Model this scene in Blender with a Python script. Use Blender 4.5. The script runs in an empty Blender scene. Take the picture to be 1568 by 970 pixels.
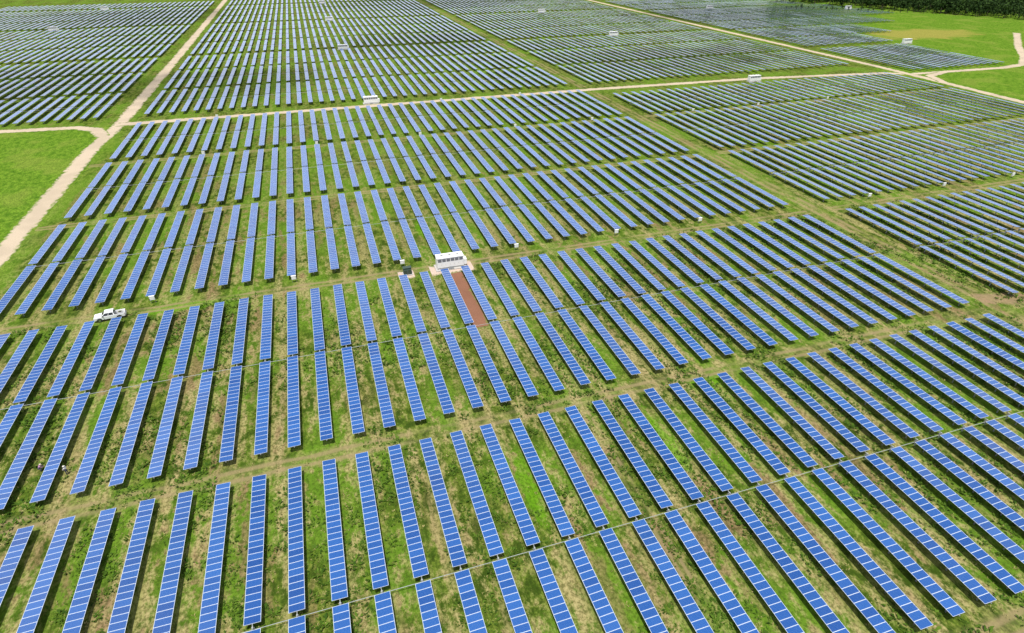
import bpy, bmesh, math, random
import numpy as np
from mathutils import Vector, Matrix, noise as mnoise
random.seed(7); rng=np.random.default_rng(7)
P=4.9
scene=bpy.context.scene
col=scene.collection

# ---------------------------------------------------------------- node helpers
class NT:
    def __init__(s,nt): s.nt=nt; s.n=nt.nodes; s.l=nt.links
    def node(s,t,**k):
        n=s.n.new(t)
        for a,b in k.items(): setattr(n,a,b)
        return n
    def put(s,sock,v):
        if hasattr(v,'is_output') or isinstance(v,bpy.types.NodeSocket): s.l.new(v,sock)
        else:
            if sock.type=='RGBA' and len(v)==3: v=(*v,1)
            sock.default_value=v
    def m(s,op,a,b=0.0,c=None,clamp=False):
        n=s.node('ShaderNodeMath',operation=op,use_clamp=clamp)
        s.put(n.inputs[0],a); s.put(n.inputs[1],b)
        if c is not None: s.put(n.inputs[2],c)
        return n.outputs[0]
    def mix(s,f,a,b):
        n=s.node('ShaderNodeMix',data_type='RGBA')
        s.put(n.inputs[0],f); s.put(n.inputs[6],a); s.put(n.inputs[7],b)
        return n.outputs[2]
    def ss(s,v,lo,hi,a=0.0,b=1.0):
        n=s.node('ShaderNodeMapRange',interpolation_type='SMOOTHSTEP')
        s.put(n.inputs[0],v); n.inputs[1].default_value=lo; n.inputs[2].default_value=hi
        n.inputs[3].default_value=a; n.inputs[4].default_value=b
        return n.outputs[0]
    def noise(s,vec,scale,detail=3,rough=.55,off=None):
        mp=s.node('ShaderNodeMapping')
        s.put(mp.inputs[0],vec); mp.inputs['Scale'].default_value=scale if len(scale)==3 else (*scale,1)
        if off: mp.inputs['Location'].default_value=off
        n=s.node('ShaderNodeTexNoise'); n.inputs['Scale'].default_value=1
        if len(scale)==2: n.noise_dimensions='2D'
        n.inputs['Detail'].default_value=detail; n.inputs['Roughness'].default_value=rough
        s.l.new(mp.outputs[0],n.inputs['Vector'])
        return n.outputs[0]

def new_mat(name):
    m=bpy.data.materials.new(name); m.use_nodes=True
    m.node_tree.nodes.clear()
    h=NT(m.node_tree)
    b=h.node('ShaderNodeBsdfPrincipled'); o=h.node('ShaderNodeOutputMaterial')
    h.l.new(b.outputs[0],o.inputs[0])
    return m,h,b
def simple(name,colr,rough=.6,metal=0,var=.12,scale=3.0,spec=.5):
    m,h,b=new_mat(name)
    tc=h.node('ShaderNodeTexCoord').outputs['Object']
    n=h.noise(tc,(scale,scale,scale),1)
    c=h.mix(n,tuple(x*(1-var) for x in colr),tuple(min(1,x*(1+var)) for x in colr))
    h.put(b.inputs['Base Color'],c); b.inputs['Roughness'].default_value=rough; b.inputs['Metallic'].default_value=metal
    b.inputs['Specular IOR Level'].default_value=spec
    return m

# ---------------------------------------------------------------- grass group
g=bpy.data.node_groups.new('GrassColor','ShaderNodeTree')
g.interface.new_socket('Color',in_out='OUTPUT',socket_type='NodeSocketColor')
h=NT(g); go=h.node('NodeGroupOutput')
pos=h.node('ShaderNodeNewGeometry').outputs['Position']
sp=h.node('ShaderNodeSeparateXYZ'); h.l.new(pos,sp.inputs[0]); X,Y=sp.outputs[0],sp.outputs[1]
nL=h.noise(pos,(1/60,1/60),1); nS=h.noise(pos,(1/4,1/22),3,.65); nC=h.noise(pos,(1/1.7,1/2.6),4,.75)
nF=h.noise(pos,(2.2,1.8),2,.75); nB=h.noise(pos,(1/4.2,1/15),3,.6,(31,7,0)); nM=h.noise(pos,(1/14,1/18),2,.5,(5,50,0))
am=h.m('MULTIPLY',h.ss(X,-14.2*P,-12.5*P),h.ss(X,66*P,67.5*P,1,0))
am=h.m('MAXIMUM',am,h.m('MULTIPLY',h.ss(Y,58*P,60*P),h.ss(X,82*P,86*P,1,0)))
fr=h.m('ABSOLUTE',h.m('SUBTRACT',h.m('FRACT',h.m('ADD',h.m('DIVIDE',X,P),100.5)),.5))
rf=h.ss(fr,.10,.42)
rf=h.m('ADD',h.m('MULTIPLY',h.m('MULTIPLY',rf,am),.70),.30)
green=h.mix(h.ss(nC,.34,.64),(.036,.066,.008),(.130,.182,.024))
green=h.mix(h.ss(nM,.38,.62,0,.65),green,(.115,.225,.018))
nearf=h.ss(Y,14*P,48*P,1,.22)
tanm=h.m('ADD',h.m('MULTIPLY',nS,.5),h.m('MULTIPLY',nC,.5))
tan=h.mix(nF,(.20,.16,.055),(.46,.38,.19))
c=h.mix(h.m('MULTIPLY',h.m('MULTIPLY',h.ss(tanm,.45,.585,0,.88),rf),nearf),green,tan)
brown=h.mix(nF,(.11,.070,.034),(.28,.180,.10))
bm=h.m('ADD',h.m('MULTIPLY',nB,.65),h.m('MULTIPLY',nC,.35))
c=h.mix(h.m('MULTIPLY',h.m('MULTIPLY',h.m('MULTIPLY',h.ss(bm,.51,.60,0,.75),rf),h.ss(Y,20*P,60*P,1,.5)),h.ss(nL,.38,.58,.35,1)),c,brown)
spots=[(6.6,11.2,1.2,7),(6.9,30.2,1.6,6),(11.5,11.7,1.0,8),(-4.5,25.4,9,1.6),(14.4,13.8,4,2),(1.6,48,3,9)]
acc=None
for (sx,sy,rx,ry) in spots:
    dx=h.m('DIVIDE',h.m('SUBTRACT',X,sx*P),rx); dy=h.m('DIVIDE',h.m('SUBTRACT',Y,sy*P),ry)
    d=h.m('ADD',h.m('MULTIPLY',dx,dx),h.m('MULTIPLY',dy,dy))
    d=h.m('ADD',d,h.m('MULTIPLY',h.m('SUBTRACT',nC,.5),2.6))
    s_=h.ss(d,.3,1.5,1,0)
    acc=s_ if acc is None else h.m('MAXIMUM',acc,s_)
c=h.mix(h.m('MULTIPLY',acc,.8),c,h.mix(nC,(.06,.17,.006),(.15,.33,.012)))
mead=h.mix(h.ss(nC,.3,.7),(.060,.145,.010),(.155,.27,.024))
mead=h.mix(h.ss(nM,.48,.68,0,.5),mead,(.21,.25,.045))
c=h.mix(h.m('MULTIPLY',h.m('SUBTRACT',1.0,am),.9),c,mead)
dx=h.m('DIVIDE',h.m('SUBTRACT',X,97*P),10*P); dy=h.m('DIVIDE',h.m('SUBTRACT',Y,79*P),5*P)
d=h.m('ADD',h.m('ADD',h.m('MULTIPLY',dx,dx),h.m('MULTIPLY',dy,dy)),h.m('MULTIPLY',h.m('SUBTRACT',nM,.5),2.0))
c=h.mix(h.ss(d,.4,1.3,.8,0),c,(.30,.26,.06))
c=h.mix(h.ss(nF,.34,.58,.48,0),c,(.026,.038,.007))  # grass shadows painted into the colour as dark flecks on fine noise
h.l.new(c,go.inputs[0])

def ground_mat(name,dirt=None,strength=1.0,edge=(.55,1.0),two=False):
    m,h,b=new_mat(name)
    gg=h.node('ShaderNodeGroup'); gg.node_tree=g
    c=gg.outputs[0]
    if dirt:
        pos=h.node('ShaderNodeNewGeometry').outputs['Position']
        uv=h.node('ShaderNodeUVMap').outputs[0]
        s=h.node('ShaderNodeSeparateXYZ'); h.l.new(uv,s.inputs[0])
        a=h.m('ABSOLUTE',h.m('SUBTRACT',h.m('MULTIPLY',s.outputs[0],2.0),1.0))
        n1=h.noise(pos,(.5,.5),3,.65); n2=h.noise(pos,(.09,.09),2,.5,(4,9,0)); nf=h.noise(pos,(3,3),2,.6)
        e=h.m('ADD',a,h.m('MULTIPLY',h.m('SUBTRACT',n1,.5),1.1))
        k=h.ss(e,edge[0],edge[1],1,0)
        if two:
            w=h.ss(h.m('ABSOLUTE',h.m('SUBTRACT',a,.42)),.08,.30,1,.25)
            k=h.m('MULTIPLY',k,w); k=h.m('MULTIPLY',k,h.ss(n2,.36,.6,.25,1))
        dc=h.mix(nf,tuple(x*.78 for x in dirt),tuple(min(1,x*1.15) for x in dirt))
        dc=h.mix(h.ss(n2,.4,.65,0,.3),dc,tuple(x*.6 for x in dirt))
        c=h.mix(h.m('MULTIPLY',k,strength),c,dc)
    h.put(b.inputs['Base Color'],c); b.inputs['Roughness'].default_value=1; b.inputs['Specular IOR Level'].default_value=0.0
    return m

def mesh_obj(name,verts,faces,mats,uvs=None,parent=None,mi=None,smooth=False):
    me=bpy.data.meshes.new(name); me.from_pydata(verts,[],faces)
    for mt in mats: me.materials.append(mt)
    if mi is not None: me.polygons.foreach_set('material_index',mi)
    if uvs is not None:
        l=me.uv_layers.new(name='UVMap'); l.data.foreach_set('uv',np.array(uvs,np.float32).ravel())
    if smooth: me.polygons.foreach_set('use_smooth',[True]*len(me.polygons))
    me.update()
    o=bpy.data.objects.new(name,me); col.objects.link(o)
    if parent: o.parent=parent
    return o

MG=ground_mat('grass')
gs=6000
ground=mesh_obj('ground',[(-gs,-gs,0),(gs,-gs,0),(gs,gs,0),(-gs,gs,0)],[(0,1,2,3)],[MG])

def ribbon(name,pts,width,mat,z,step=6.0,jit=.12):
    pts=[Vector((a*P,b*P)) for a,b in pts]; out=[]
    for i in range(len(pts)-1):
        a,b=pts[i],pts[i+1]; n=max(1,int((b-a).length/step))
        for k in range(n): out.append(a.lerp(b,k/n))
    out.append(pts[-1])
    V=[];F=[];U=[]
    for i,q in enumerate(out):
        t=(out[min(i+1,len(out)-1)]-out[max(i-1,0)]).normalized(); nn=Vector((-t.y,t.x))
        w=width/2*(1+random.uniform(-jit,jit))
        V+= [(q.x+nn.x*w,q.y+nn.y*w,z),(q.x-nn.x*w,q.y-nn.y*w,z)]
    for i in range(len(out)-1):
        F.append((2*i,2*i+1,2*i+3,2*i+2)); U+=[(0,i),(1,i),(1,i+1),(0,i+1)]
    o=mesh_obj(name,V,F,[mat],U)
    if o.data.polygons[0].normal.z<0: o.data.flip_normals()
    return o
MR=ground_mat('caliche_road',(.50,.405,.30),.96,(.62,1.02))
MT=ground_mat('dirt_track',(.29,.225,.115),.75,(.55,1.05),two=True)
MD=ground_mat('bare_soil_mat',(.24,.115,.075),.97,(.65,1.1))
MD2=ground_mat('dry_soil_mat',(.28,.19,.115),.75,(.45,1.0))
MP=ground_mat('gravel_mat',(.58,.45,.37),.95,(.6,1.0))
ribbon('road',[(-13.9,-12),(-14.1,10),(-14.2,40),(-14.3,52),(-13.8,59.3),(-13.75,90),(-14,200)],6.0,MR,.012)
ribbon('road',[(-14.0,59.0),(7.5,58.95),(30,58.9),(50,58.3),(66,56.2),(68.2,54.9),(82,54.4),(86.5,55.2),(92,59.2),(99.5,65.5),(112,75)],5.4,MR,.020)
ribbon('road',[(-60,60.0),(-23,59.6),(-17,59.0),(-15.3,57.8),(-14.3,55.5)],5.5,MR,.028)
ribbon('road',[(67.4,-5),(67.4,41),(68.0,52),(68.3,60),(68.2,110),(68.1,190)],6.0,MR,.036)
ribbon('road',[(68.1,50.5),(69.6,53.5),(73,54.6)],5.0,MR,.044)
for y in (25.6,14.35,36.75,47.7,3.75):
    ribbon('dirt_track',[(-13.5,y),(30,y),(66,y)],4.2,MT,.010)
ribbon('dirt_track',[(29.6,-6),(29.6,58)],6,MT,.016); ribbon('dirt_track',[(29.6,60),(29.7,190)],6,MT,.016)
ribbon('dirt_track',[(9.5,4.0),(9.5,13.8)],2.6,MT,.014)
ribbon('bare_soil',[(7.5,19.9),(7.5,25.1)],3.9,MD,.020,2,.2)
ribbon('bare_soil',[(29.3,15.2),(32.5,14.3)],7,MD2,.024,3,.3)
ribbon('gravel_pad',[(6.4,25.3),(8.5,25.3)],5.6,MP,.030,2,.1)
ribbon('gravel_pad',[(4.85,25.3),(5.6,25.3)],4.2,MP,.030,1.5,.1)

# ---------------------------------------------------------------- materials for objects
def panel_mat():
    m,h,b=new_mat('photovoltaic_glass')
    uv=h.node('ShaderNodeUVMap').outputs[0]
    s=h.node('ShaderNodeSeparateXYZ'); h.l.new(uv,s.inputs[0]); U,V=s.outputs[0],s.outputs[1]
    idx=h.m('FLOOR',V); fv=h.m('FRACT',V)
    ev=h.m('MINIMUM',fv,h.m('SUBTRACT',1.0,fv)); eu=h.m('MINIMUM',U,h.m('SUBTRACT',1.0,U))
    fm=h.m('MAXIMUM',h.m('LESS_THAN',ev,.036),h.m('LESS_THAN',eu,.022))
    cu=h.m('FRACT',h.m('MULTIPLY',U,12.0)); cv=h.m('FRACT',h.m('MULTIPLY',fv,6.0))
    cl=h.m('MAXIMUM',h.m('LESS_THAN',cu,.05),h.m('LESS_THAN',cv,.05))
    oi=h.node('ShaderNodeObjectInfo').outputs['Random']
    wn=h.node('ShaderNodeTexWhiteNoise',noise_dimensions='2D')
    cb=h.node('ShaderNodeCombineXYZ'); h.l.new(idx,cb.inputs[0]); h.put(cb.inputs[1],h.m('MULTIPLY',oi,97.0)); h.l.new(cb.outputs[0],wn.inputs['Vector'])
    r=wn.outputs['Value']
    k=h.m('ADD',h.m('MULTIPLY',r,.65),h.m('MULTIPLY',oi,.35))
    c=h.mix(k,(.009,.055,.225),(.024,.105,.345))
    c=h.mix(h.m('MULTIPLY',cl,.32),c,(.32,.42,.55))
    c=h.mix(fm,c,(.56,.63,.72))
    h.put(b.inputs['Base Color'],c)
    h.put(b.inputs['Roughness'],h.m('ADD',h.m('MULTIPLY',fm,.2),.14))
    b.inputs['IOR'].default_value=1.70
    return m
MPAN=panel_mat()
MAL=simple('galvanized_steel',(.30,.31,.31),.5,.6)
MBACK=simple('panel_backsheet',(.55,.56,.58),.6)
MWH=simple('white_painted_steel',(.78,.78,.77),.4,0,.05,1.2)
MLV=simple('louver_grey',(.16,.17,.19),.6)
MDK=simple('dark_rubber',(.02,.02,.022),.7)
MCON=simple('concrete',(.42,.40,.37),.9,0,.15,2)
MGN=simple('transformer_green',(.035,.06,.045),.45)

class MB:
    def __init__(s): s.v=[];s.f=[];s.mi=[];s.uv=[]
    def box(s,x0,x1,y0,y1,z0,z1,mi=0,M=None,bottom=True):
        b=len(s.v); c=[(x0,y0,z0),(x1,y0,z0),(x1,y1,z0),(x0,y1,z0),(x0,y0,z1),(x1,y0,z1),(x1,y1,z1),(x0,y1,z1)]
        if M: c=[tuple(M@Vector(q)) for q in c]
        s.v+=c
        fs=[(4,5,6,7),(0,1,5,4),(1,2,6,5),(2,3,7,6),(3,0,4,7)]+([(3,2,1,0)] if bottom else [])
        for f in fs: s.f.append(tuple(b+i for i in f)); s.mi.append(mi); s.uv+=[(0.5,.5)]*4
    def cyl(s,p0,p1,r,n=8,mi=0,r1=None):
        p0,p1=Vector(p0),Vector(p1); d=(p1-p0).normalized(); a=d.orthogonal().normalized(); c=d.cross(a); b=len(s.v); r1=r if r1 is None else r1
        for q,rr in ((p0,r),(p1,r1)):
            for k in range(n):
                t=2*math.pi*k/n; s.v.append(tuple(q+(a*math.cos(t)+c*math.sin(t))*rr))
        for k in range(n):
            s.f.append((b+k,b+(k+1)%n,b+n+(k+1)%n,b+n+k)); s.mi.append(mi); s.uv+=[(0.5,.5)]*4
        s.f.append(tuple(b+k for k in reversed(range(n)))); s.mi.append(mi); s.uv+=[(.5,.5)]*n
        s.f.append(tuple(b+n+k for k in range(n))); s.mi.append(mi); s.uv+=[(.5,.5)]*n
    def poly(s,pts,mi=0,uv=None):
        b=len(s.v); s.v+=[tuple(q) for q in pts]; s.f.append(tuple(range(b,b+len(pts)))); s.mi.append(mi); s.uv+=uv or [(.5,.5)]*len(pts)
    def prism(s,prof,y0,y1,mi=0):
        n=len(prof); s.poly([(x,y0,z) for x,z in prof],mi); s.poly([(x,y1,z) for x,z in reversed(prof)],mi)
        for i in range(n):
            a,b=prof[i],prof[(i+1)%n]; s.poly([(b[0],y0,b[1]),(a[0],y0,a[1]),(a[0],y1,a[1]),(b[0],y1,b[1])],mi)
    def mesh(s,name,mats):
        me=bpy.data.meshes.new(name); me.from_pydata(s.v,[],s.f)
        for m in mats: me.materials.append(m)
        me.polygons.foreach_set('material_index',s.mi)
        l=me.uv_layers.new(name='UVMap'); l.data.foreach_set('uv',np.array(s.uv,np.float32).ravel())
        me.update(); return me
def link(name,me,loc=(0,0,0),rot=(0,0,0),parent=None,scale=None):
    o=bpy.data.objects.new(name,me); o.location=loc; o.rotation_euler=rot
    if scale: o.scale=scale
    if parent: o.parent=parent
    col.objects.link(o); return o

# ---- panel table mesh (24 modules along y, centred); origin on the torque tube axis
NM=24; MW=1.88; ML=.99; TL=NM*ML; AX=1.25
t=MB(); HZ=1.32-AX
for i in range(NM):
    y0=-TL/2+i*ML+.006; y1=y0+ML-.012
    b=len(t.v); x0,x1=-MW/2,MW/2; z0,z1=HZ,HZ+.04
    t.v+=[(x0,y0,z0),(x1,y0,z0),(x1,y1,z0),(x0,y1,z0),(x0,y0,z1),(x1,y0,z1),(x1,y1,z1),(x0,y1,z1)]
    t.f.append((b+4,b+5,b+6,b+7)); t.mi.append(0); t.uv+=[(0,i+.001),(1,i+.001),(1,i+.999),(0,i+.999)]
    for f in [(0,1,5,4),(1,2,6,5),(2,3,7,6),(3,0,4,7)]:
        t.f.append(tuple(b+k for k in f)); t.mi.append(1); t.uv+=[(.5,.5)]*4
    t.f.append((b+3,b+2,b+1,b)); t.mi.append(2); t.uv+=[(.5,.5)]*4
t.box(-.06,.06,-TL/2-.15,TL/2+.15,-.08,HZ-.03,1)
for yy in np.linspace(-TL/2+1.2,TL/2-1.2,6):
    t.box(-.05,.05,yy-.09,yy+.09,-AX-.1,-.10,1)
    t.box(-.10,.10,yy-.05,yy+.05,-.12,.03,1)
for i in range(0,NM+1,2):
    yy=-TL/2+i*ML; t.box(-.75,.75,max(yy-.03,-TL/2),min(yy+.03,TL/2),HZ-.028,HZ-.002,1)
TABLE=t.mesh('panel_table',[MPAN,MAL,MBACK])
MDR=simple('weathered_steel',(.33,.35,.33),.6,.1)
def drive_mesh(n):
    d=MB(); d.cyl((-1.5,0,.75),((n-1)*P+1.5,0,.75),.045,6,0)
    for i in range(n):
        d.box(i*P-.09,i*P+.09,-.09,.09,-.1,1.25,0)
        d.box(i*P-.16,i*P+.16,-.2,.2,.58,.95,1)
        d.box(i*P-.04,i*P+.04,-.36,.36,1.12,1.22,0)
    return d.mesh('drive_shaft',[MDR,MLV])
DR={}
strips=[(3.3,-6.4),(13.90,4.26),(24.83,14.81),(36.3,26.42),(47.2,37.25),(58.0,48.15),(70.7,61.0),(81.3,71.6),(91.2,82.2),(102.6,92.9),(113.2,103.5),(124.0,114.1),(135.5,125.8),(146.1,136.4),(155.2,147),(167,157.3),(177.5,167.9),(188,178.4)]
def add_array(n0,n1,strip,tilt=0.0):
    top,bot=strip; G=.17
    e=bpy.data.objects.new('solar_panel_array',None); e.location=(n0*P,(top+bot)/2*P,0); col.objects.link(e)
    L=((top-bot)-G)/2*P; sc=L/TL
    for i in range(n1-n0+1):
        for k in (-1,1):
            dy=k*(L/2+G/2*P)+random.uniform(-.06,.06)
            link('panel_table',TABLE,(i*P+random.uniform(-.03,.03),dy,AX+random.uniform(-.05,.05)),(random.gauss(0,.0015),math.radians(tilt+random.gauss(0,1.5)),random.gauss(0,.0009)),e,(1,sc,1))
    n=n1-n0+1
    if n not in DR: DR[n]=drive_mesh(n)
    link('drive_shaft',DR[n],(0,0,0),(0,0,0),e)
for s in strips:
    c=(s[0]+s[1])/2
    add_array(-13 if c<26 else -12,28,s)
    if c>10: add_array(31,65,s if not 50<c<57 else (55.6,47.9),5)
    if 60<c<165: add_array(-56,-16,s)
for s,n in [((63.3,55.9),84),((71.2,63.6),84),((81,73.6),85),((90.6,81.6),93),((100.5,91.5),104),((110,101.2),114),((119.6,110.6),112),((130,121),110),((140,131),108)]:
    add_array(70,n,s,3)
# ---------------------------------------------------------------- inverter buildings
iv=MB()
W,D,Hh=7.0,2.5,2.7; zb=.45
iv.box(-W/2-.5,W/2+.5,-D/2-.9,D/2+.4,0,.18,2)
iv.box(-W/2,W/2,-D/2,D/2,.18,zb,3)
iv.box(-W/2,W/2,-D/2,D/2,zb,zb+Hh,0)
iv.box(-W/2-.06,W/2+.06,-D/2-.10,D/2+.08,zb+Hh+.002,zb+Hh+.14,0)
for k in range(6):
    xa=-W/2+.22+k*1.12
    iv.box(xa,xa+.92,-D/2-.05,-D/2-.003,zb+1.70,zb+2.5,1)
    for q in range(5): iv.box(xa+.04,xa+.88,-D/2-.07,-D/2-.052,zb+1.78+q*.14,zb+1.81+q*.14,3)
for k in range(6):
    xa=-W/2+.16+k*1.13
    iv.box(xa,xa+1.05,-D/2-.03,-D/2-.004,zb+.1,zb+1.62,0)
    iv.box(xa+.9,xa+.95,-D/2-.06,-D/2-.031,zb+.8,zb+1.0,1)
for k in range(3): iv.box(-2.6+k*2.1,-1.5+k*2.1,-.7,.6,zb+Hh+.142,zb+Hh+.30,0)
for k in range(3): iv.cyl((-2.05+k*2.1,-.05,zb+Hh+.30),(-2.05+k*2.1,-.05,zb+Hh+.34),.36,12,3)
iv.box(W/2+.02,W/2+.9,-.9,.9,zb,zb+1.5,0)
for k in range(2): iv.box(-.7-.0,.7,-D/2-.85+k*.3,-D/2-.56+k*.3,.18,.30+k*.13,3)
INV=iv.mesh('inverter_building',[MWH,MLV,MCON,MAL])
for (n,y,r) in [(7.42,25.5,0),(7.5,60.0,0),(7.3,92.05,0),(7.3,124.9,0),(7.5,156.2,0),(48.6,57.1,0),(48.6,92.05,0),(48.7,124.9,0),(86.3,72.3,0),(84.6,120.3,0),(112,111,0),(-36.6,124.9,0),(-35.9,156.2,0)]:
    link('inverter_building',INV,(n*P,y*P,.05),(0,0,r),None,(.92,.92,.92))
tb=MB(); tb.box(-1.2,1.2,-1,1,0,.2,2); tb.box(-.95,.95,-.3,.75,.2,1.65,0); tb.box(-1.0,1.0,-.36,.8,1.65,1.72,0); tb.box(-.9,.9,-.75,-.302,.2,1.35,0)
for k in range(9): tb.box(-.85+k*.2,-.80+k*.2,.752,.98,.4,1.5,0)
tb.box(-.03,.03,-.77,-.752,.3,1.3,1)
link('pad_transformer',tb.mesh('pad_transformer',[MGN,MLV,MCON]),(5.3*P,25.35*P,.04))
cbx=MB(); cbx.box(-.5,-.42,-.04,.04,0,1.5,1); cbx.box(.42,.5,-.04,.04,0,1.5,1); cbx.box(-.5,.5,-.16,.16,.75,1.65,0); cbx.box(-.55,.55,-.22,.2,1.652,1.69,0); cbx.box(-.42,.42,-.185,-.162,.82,1.58,0); cbx.box(.3,.36,-.21,-.187,1.1,1.25,2)
CB=cbx.mesh('combiner_box',[MWH,MAL,MLV])
for (n,y) in [(-5.9,26.2),(0.1,26.2),(-12,26.2),(5.2,26.2),(11.1,26.2),(16.8,26.2),(22,26.2),(17.1,4.0),(34,26.2),(40,26.2),(46,26.2),(52,26.2),(-6,47.6),(2,47.6),(10,47.6),(18,47.6),(25,47.6),(35,47.6),(42,47.6),(50,47.6),(-6,58.4),(14,58.4),(22,58.4)]:
    link('combiner_box',CB,(n*P,y*P,0))

# ---------------------------------------------------------------- pickup truck (front toward -x)
MTW=simple('truck_white_paint',(.80,.80,.80),.25,0,.02,1); MGL=simple('tinted_glass',(.02,.025,.03),.08); MCH=simple('chrome',(.6,.6,.6),.2,.9); MRED=simple('red_lamp',(.4,.02,.02),.3)
tk=MB(); hw=.98
body=[(-2.85,.50),(-2.88,.85),(-2.80,1.02),(-1.55,1.14),(2.75,1.14),(2.80,.95),(2.80,.50),(2.25,.50),(2.12,.82),(1.90,.92),(1.55,.92),(1.33,.82),(1.20,.50),(-1.35,.50),(-1.48,.82),(-1.70,.92),(-2.05,.92),(-2.27,.82),(-2.40,.50)]
tk.prism(body[::-1],-hw,-hw+.10,0); tk.prism(body[::-1],hw-.10,hw,0)
tk.box(-2.83,-1.50,-hw+.10,hw-.10,.55,1.01,0); tk.box(-1.5,1.0,-hw+.1,hw-.1,.45,.80,3)
tk.box(1.0,2.72,-hw+.1,hw-.1,.60,.72,3)
tk.box(2.70,2.78,-hw+.1,hw-.1,.62,1.12,0)
tk.poly([(-2.80,-.88,1.012),(-1.5,-.88,1.135),(-1.5,.88,1.135),(-2.80,.88,1.012)],0)
A=[(-1.50,-.93,1.142),(1.02,-.93,1.142),(1.02,.93,1.142),(-1.50,.93,1.142)]; B=[(-.72,-.76,1.80),(.85,-.76,1.80),(.85,.76,1.80),(-.72,.76,1.80)]
for i in range(4):
    j=(i+1)%4; q=[A[i],A[j],B[j],B[i]]; tk.poly(q,0)
    qa=[Vector(x) for x in q]; nrm=(qa[1]-qa[0]).cross(qa[3]-qa[0]).normalized()
    def bl(u,v): return (qa[0].lerp(qa[1],u)).lerp(qa[3].lerp(qa[2],u),v)+nrm*.006
    segs=[(.06,.94)] if i in(1,3) else [(.10,.50),(.54,.93)]
    for a,b in segs: tk.poly([bl(a,.08),bl(b,.08),bl(b,.88),bl(a,.88)],1)
tk.poly([(x,y,1.80) for x,y,_ in B],0); tk.box(-.66,.79,-.70,.70,1.802,1.835,0)
for x in (-1.875,1.725):
    for s_ in (-1,1):
        tk.cyl((x,s_*.99,.40),(x,s_*.72,.40),.40,18,2); tk.cyl((x,s_*1.0,.40),(x,s_*.98,.40),.22,12,3)
tk.box(-3.0,-2.86,-.9,.9,.48,.70,3); tk.box(2.82,2.95,-.9,.9,.48,.66,3)
for s_ in (-1,1):
    tk.box(-2.90,-2.87,s_*.75-.17,s_*.75+.17,.78,.96,3); tk.box(2.79,2.82,s_*.86-.08,s_*.86+.08,.70,1.05,4)
    tk.box(-1.18,-1.02,min(s_*.99,s_*1.2),max(s_*.99,s_*1.2),1.16,1.36,2)
tk.box(-2.885,-2.86,-.5,.5,.72,.94,2)
link('pickup_truck',tk.mesh('pickup_truck',[MTW,MGL,MDK,MCH,MRED]),(-7.4*P,25.35*P,.03),(0,0,math.radians(6)))

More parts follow.
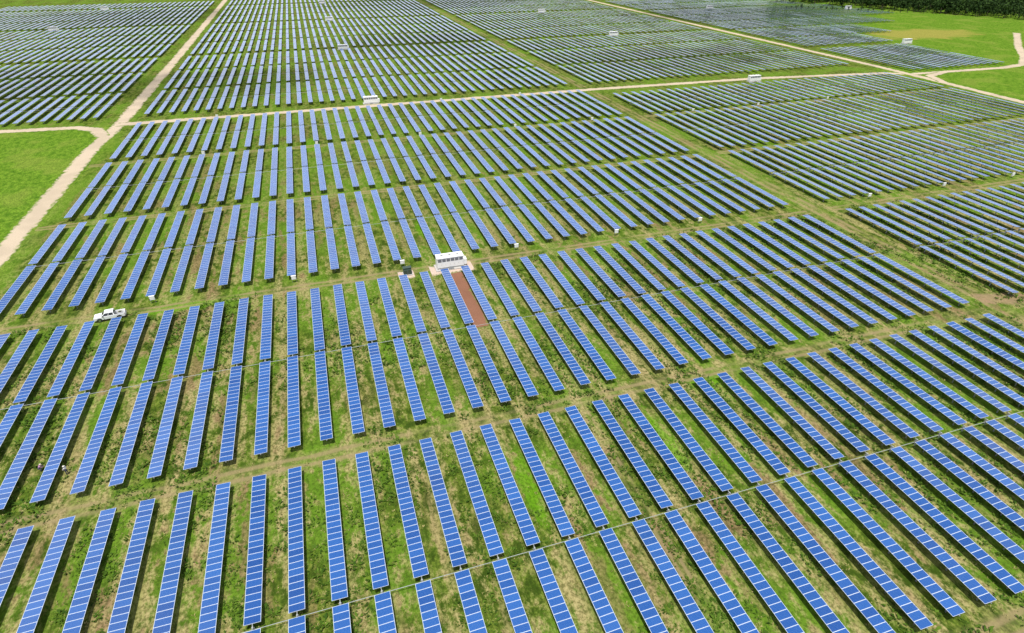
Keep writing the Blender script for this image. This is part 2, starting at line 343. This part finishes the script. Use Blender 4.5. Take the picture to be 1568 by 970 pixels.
# ---------------------------------------------------------------- people
def cloth(n,c): return simple(n,c,.85,0,.15,12)
MSK=simple('skin',(.42,.25,.17),.6,0,.05,8); MHAIR=simple('hair',(.03,.02,.015),.7)
def person(name,loc,rot,J,shirt,pants,hat):
    root=bpy.data.objects.new(name,None); root.location=loc; root.rotation_euler=(0,0,rot); col.objects.link(root)
    def skinned(nm,pts,edges,rad,mat,sub=2):
        me=bpy.data.meshes.new(nm); me.from_pydata(pts,edges,[]); o=bpy.data.objects.new(nm,me); col.objects.link(o); o.parent=root
        mo=o.modifiers.new('s','SKIN')
        for i,r in enumerate(rad): me.skin_vertices[0].data[i].radius=r if isinstance(r,tuple) else (r,r)
        me.skin_vertices[0].data[0].use_root=True
        mo.use_smooth_shade=True
        ss=o.modifiers.new('u','SUBSURF'); ss.levels=sub; ss.render_levels=sub
        me.materials.append(mat); return o
    g_=lambda k:J[k]
    pts=[g_('pelvis'),g_('hipL'),g_('kneeL'),g_('ankL'),g_('hipR'),g_('kneeR'),g_('ankR'),g_('waist')]
    skinned('trousers',pts,[(0,1),(1,2),(2,3),(0,4),(4,5),(5,6),(0,7)],[.13,.10,.068,.05,.10,.068,.05,.13],pants)
    for s_ in 'LR':
        a=Vector(g_('ank'+s_)); f=Vector(g_('face')); f=Vector((f.x,f.y,0)).normalized()
        skinned('shoe_'+s_,[a+Vector((0,0,.0)),a+Vector((0,0,-.05))+f*.06,a+Vector((0,0,-.055))+f*.17],[(0,1),(1,2)],[.05,.045,.035],MDK,1)
    pts=[g_('waist'),g_('chest'),g_('neck'),g_('shL'),g_('elL'),g_('wrL'),g_('shR'),g_('elR'),g_('wrR')]
    skinned('shirt',pts,[(0,1),(1,2),(1,3),(3,4),(4,5),(1,6),(6,7),(7,8)],[(.15,.12),(.17,.13),.06,.075,.05,.036,.075,.05,.036],shirt)
    nk=Vector(g_('neck')); hd=Vector(g_('head')); f=Vector(g_('face')).normalized(); up=(hd-nk).normalized(); r=up.cross(f).normalized()
    skinned('head',[nk,nk.lerp(hd,.45),hd-up*.03+f*.01,hd+up*.06],[(0,1),(1,2),(2,3)],[.055,.055,(.075,.088),(.07,.085)],MSK)
    fc=MB()
    for e in (-1,1):
        c=hd+f*.083+r*e*.033+up*.015; fc.cyl(c,c+f*.008,.011,6,1)
        c=hd+r*e*.078; fc.cyl(c-up*.03,c+up*.03,.014,6,0)
    fc.cyl(hd+f*.08+up*.01,hd+f*.108-up*.025,.009,6,0,.016); fc.cyl(hd+f*.086-up*.055-r*.022,hd+f*.086-up*.055+r*.022,.006,6,2)
    o=link('face',fc.mesh('face',[MSK,MHAIR,MRED])); o.parent=root
    ht=MB(); ht.cyl(hd+up*.05,hd+up*.15,.105,16,0,.085); ht.cyl(hd+up*.045,hd+up*.056,.17,18,0)
    ht.cyl(hd-f*.03-up*.06,hd-f*.03+up*.05,.088,12,1)
    o=link('hat',ht.mesh('hat',[hat,MHAIR])); o.parent=root
    for s_ in 'LR':
        w=Vector(g_('wr'+s_)); d=(w-Vector(g_('el'+s_))).normalized(); sd=d.orthogonal().normalized(); pn=d.cross(sd)
        skinned('palm_'+s_,[w,w+d*.05,w+d*.09],[(0,1),(1,2)],[.026,(.042,.018),(.04,.016)],MSK,1)
        for k,(of,ln) in enumerate([(-.03,.07),(-.01,.08),(.01,.075),(.03,.06)]):
            b=w+d*.08+sd*of; skinned(f'finger_{s_}{k}',[b,b+d*ln*.5+pn*.01,b+d*ln*.85+pn*.035],[(0,1),(1,2)],[.010,.009,.008],MSK,1)
        b=w+d*.03+sd*-.03; skinned('thumb_'+s_,[b,b-sd*.03+d*.03,b-sd*.035+d*.06+pn*.01],[(0,1),(1,2)],[.012,.011,.009],MSK,1)
stand=dict(pelvis=(0,0,.95),hipL=(-.10,0,.90),kneeL=(-.12,.04,.50),ankL=(-.13,0,.09),hipR=(.10,0,.90),kneeR=(.12,.06,.5),ankR=(.13,-.05,.09),waist=(0,0,1.08),chest=(0,.01,1.33),neck=(0,.02,1.49),
 shL=(-.19,.01,1.42),elL=(-.25,.08,1.15),wrL=(-.20,.30,1.10),shR=(.19,.01,1.42),elR=(.25,.06,1.15),wrR=(.20,.28,1.18),head=(0,.05,1.64),face=(0,1,-.25))
bend=dict(pelvis=(0,-.15,.62),hipL=(-.10,-.13,.58),kneeL=(-.16,.20,.48),ankL=(-.15,.0,.09),hipR=(.10,-.13,.58),kneeR=(.16,.22,.46),ankR=(.15,-.02,.09),waist=(0,-.06,.72),chest=(0,.10,.93),neck=(0,.20,1.07),
 shL=(-.18,.12,1.0),elL=(-.22,.32,.80),wrL=(-.12,.52,.78),shR=(.18,.12,1.0),elR=(.22,.32,.78),wrR=(.12,.52,.72),head=(0,.28,1.19),face=(0,1,-.6))
person('worker',(-6.62*P,16.0*P,.01),math.radians(60),stand,cloth('shirt_white',(.62,.60,.64)),cloth('denim',(.03,.04,.09)),cloth('hat_w',(.7,.68,.6)))
person('worker',(-7.45*P,16.4*P,.01),math.radians(-70),bend,cloth('shirt_mauve',(.38,.20,.36)),cloth('jeans',(.05,.05,.08)),cloth('hat_t',(.6,.5,.4)))

# ---------------------------------------------------------------- weeds and grass tufts
def tufts(name,N,xr,yr,mat,rmin,rmax,thr,B=9):
    xs=rng.uniform(*xr,N*4); ys=rng.uniform(*yr,N*4)
    keep=[i for i in range(len(xs)) if mnoise.noise(Vector((xs[i]/9,ys[i]/22,3)))+.35*mnoise.noise(Vector((xs[i]/2,ys[i]/3,9)))>thr
          and abs(xs[i]/P+14.1)>.9 and not (5.9<xs[i]/P<9 and 19.9<ys[i]/P<26.3)][:N]
    xs=xs[keep]; ys=ys[keep]; n=len(xs)
    R=rng.uniform(rmin,rmax,n)
    ang=rng.uniform(0,2*math.pi,(n,B)); rr=np.sqrt(rng.uniform(0,1,(n,B)))*R[:,None]; ln=R[:,None]*rng.uniform(.35,.9,(n,B)); wd=ln*rng.uniform(.35,.6,(n,B))
    bx=xs[:,None]+np.cos(ang)*rr*.6; by=ys[:,None]+np.sin(ang)*rr*.6
    a2=ang+rng.uniform(-.8,.8,(n,B)); dx,dy=np.cos(a2),np.sin(a2)
    V=np.zeros((n,B,4,3))
    V[:,:,0]=np.stack([bx,by,0*bx-.01],-1)
    V[:,:,1]=np.stack([bx+dx*ln*.5-dy*wd*.5,by+dy*ln*.5+dx*wd*.5,ln*.55],-1)
    V[:,:,2]=np.stack([bx+dx*ln,by+dy*ln,ln*rng.uniform(.35,.8,(n,B))],-1)
    V[:,:,3]=np.stack([bx+dx*ln*.5+dy*wd*.5,by+dy*ln*.5-dx*wd*.5,ln*.5],-1)
    me=bpy.data.meshes.new(name); q=n*B
    me.vertices.add(q*4); me.vertices.foreach_set('co',V.ravel()); me.loops.add(q*4); me.loops.foreach_set('vertex_index',np.arange(q*4)); me.polygons.add(q)
    me.polygons.foreach_set('loop_start',np.arange(q)*4); me.polygons.foreach_set('loop_total',np.full(q,4)); me.materials.append(mat); me.update(calc_edges=True); me.validate()
    o=bpy.data.objects.new(name,me); col.objects.link(o); return o
def leafmat(name,a,b_,sc=.5):
    m,h,b=new_mat(name); pos=h.node('ShaderNodeNewGeometry')
    c=h.mix(pos.outputs['Random Per Island'],a,b_)
    h.put(b.inputs['Base Color'],c); b.inputs['Roughness'].default_value=.8; b.inputs['Specular IOR Level'].default_value=.1
    return m
ML1=leafmat('weed_leaf',(.026,.065,.006),(.10,.175,.018))
tufts('weeds',11000,(-75,175),(18,125),ML1,.25,.85,.04)
tufts('grass_tufts',9000,(-75,150),(18,90),leafmat('grass_blade',(.12,.14,.025),(.40,.34,.14)),.12,.38,-.25,B=6)

# ---------------------------------------------------------------- distant trees
MTR=leafmat('tree_leaf',(.010,.026,.006),(.035,.070,.012),.15); MBK=simple('bark',(.12,.09,.06),.9)
def forest(name,pts):
    Vv=[];Ff=[];Mi=[]
    for (x,y,hh) in pts:
        b=len(Vv); r=.25
        for z,q in ((0,r),(hh*.55,r*.5)):
            for k in range(5): Vv.append((x+math.cos(k*1.257)*q,y+math.sin(k*1.257)*q,z))
        for k in range(5): Ff.append((b+k,b+(k+1)%5,b+5+(k+1)%5,b+5+k)); Mi.append(1)
        cl=[(random.gauss(0,hh*.2),random.gauss(0,hh*.2),hh*random.uniform(.3,.9),hh*random.uniform(.14,.26)) for _ in range(9)]
        for _ in range(100):
            cx,cy,cz,cr=random.choice(cl); d=Vector((random.gauss(0,1),random.gauss(0,1),random.gauss(0,1))).normalized()
            c=Vector((x+cx,y+cy,cz))+d*cr*random.uniform(.6,1.05)
            s_=hh*random.uniform(.04,.09); t1=(d+Vector((random.uniform(-.6,.6),random.uniform(-.6,.6),random.uniform(-.6,.6)))).orthogonal().normalized(); t2=t1.cross(d).normalized()
            b=len(Vv); Vv+= [tuple(c-t1*s_),tuple(c+t2*s_),tuple(c+t1*s_),tuple(c-t2*s_)]; Ff.append((b,b+1,b+2,b+3)); Mi.append(0)
    return mesh_obj(name,Vv,Ff,[MTR,MBK],mi=Mi)
pts=[]
A0=Vector((112*P,119*P)); A1=Vector((136*P,76*P)); dr=(A1-A0).normalized(); nr=Vector((-dr.y,dr.x)); nr=nr if nr.x>0 else -nr
for _ in range(1100):
    q=A0+dr*random.uniform(-50,330)+nr*(random.random()**1.2*150); pts.append((q.x,q.y,random.uniform(8,14)))
forest('distant_trees',pts)
pts=[(100*P+i*4.5+random.uniform(-2,2),116*P-i*3.4+random.uniform(-2,2),random.uniform(2.5,5.5)) for i in range(34)]
forest('hedgerow',pts)

# ---------------------------------------------------------------- camera, light, sky
cam=bpy.data.cameras.new('camera'); co=bpy.data.objects.new('camera',cam); col.objects.link(co)
cam.sensor_width=36; cam.lens=905.444/1568*36; cam.clip_end=20000; cam.clip_start=.5
co.location=(2.46379*P,0,13.8958*P)
co.rotation_euler=(math.radians(90-33.163),0,math.radians(-17.769))
scene.camera=co
EL=math.radians(74); AZ=math.radians(205)
sd=Vector((math.sin(AZ)*math.cos(EL),math.cos(AZ)*math.cos(EL),math.sin(EL)))
sun=bpy.data.lights.new('sun','SUN'); sun.energy=5.0; sun.angle=math.radians(.5); sun.color=(1,.96,.89)
so=bpy.data.objects.new('sun',sun); so.rotation_euler=(-sd).to_track_quat('-Z','Y').to_euler(); so.location=(0,0,300); col.objects.link(so)
w=bpy.data.worlds.new('World'); scene.world=w; w.use_nodes=True
wn=w.node_tree; bg=wn.nodes['Background']; h=NT(wn)
sky=wn.nodes.new('ShaderNodeTexSky'); sky.sky_type='NISHITA'; sky.sun_disc=False; sky.sun_elevation=EL; sky.sun_rotation=AZ
tc=h.node('ShaderNodeTexCoord').outputs['Generated']
cn=h.noise(tc,(2.6,2.6,5.5),3,.55,(3,1,0))
sz=h.node('ShaderNodeSeparateXYZ'); h.l.new(tc,sz.inputs[0])
# hazy summer sky: cloud cover thickens toward the horizon
cov=h.m('ADD',cn,h.ss(sz.outputs[2],.30,.82,.16,-.06))
cc=h.mix(h.ss(cov,.44,.64,0,.95),sky.outputs[0],(11.0,11.6,13.0))
wn.links.new(cc,bg.inputs[0]); bg.inputs[1].default_value=.095

# cumulus clouds high above (their shadows drift over the far field)
m=bpy.data.materials.new('cloud_vapour'); m.use_nodes=True; m.node_tree.nodes.clear(); h=NT(m.node_tree)
o_=h.node('ShaderNodeOutputMaterial'); mx=h.node('ShaderNodeMixShader'); tr=h.node('ShaderNodeBsdfTransparent'); df=h.node('ShaderNodeBsdfDiffuse'); df.inputs[0].default_value=(.9,.9,.92,1)
tc=h.node('ShaderNodeTexCoord').outputs['Object']; s=h.node('ShaderNodeSeparateXYZ'); h.l.new(tc,s.inputs[0])
r2=h.m('ADD',h.m('MULTIPLY',s.outputs[0],s.outputs[0]),h.m('MULTIPLY',s.outputs[1],s.outputs[1]))
nn=h.noise(tc,(2.2,2.2,2.2),2,.6)
e=h.m('ADD',r2,h.m('MULTIPLY',h.m('SUBTRACT',nn,.5),2.4))
h.put(mx.inputs[0],h.ss(e,.1,.85,.38,0)); h.l.new(tr.outputs[0],mx.inputs[1]); h.l.new(df.outputs[0],mx.inputs[2]); h.l.new(mx.outputs[0],o_.inputs[0])
def cloud(nx,ny,rx,ry,seed):
    bm=bmesh.new(); bmesh.ops.create_icosphere(bm,subdivisions=4,radius=1)
    for v in bm.verts:
        d=1+.22*mnoise.fractal(v.co*1.8+Vector((seed,seed,0)),1,2,4); v.co*=d
        if v.co.z<0: v.co.z*=.3
    me=bpy.data.meshes.new('cloud'); bm.to_mesh(me); bm.free(); me.materials.append(m)
    z=560; q=Vector((nx*P,ny*P,0))+sd*(z/sd.z)
    o=link('cloud',me,q,(0,0,0),None,(rx*P*1.25,ry*P*1.25,40))
cloud(-8,74,12,8,1); cloud(-34,78,15,12,5); cloud(17,95,13,9,9); cloud(85,112,24,12,13); cloud(48,72,14,8,17); cloud(-34,140,24,14,21); cloud(30,150,26,12,25)
scene.view_settings.view_transform='Standard'; scene.view_settings.look='None'; scene.view_settings.exposure=0
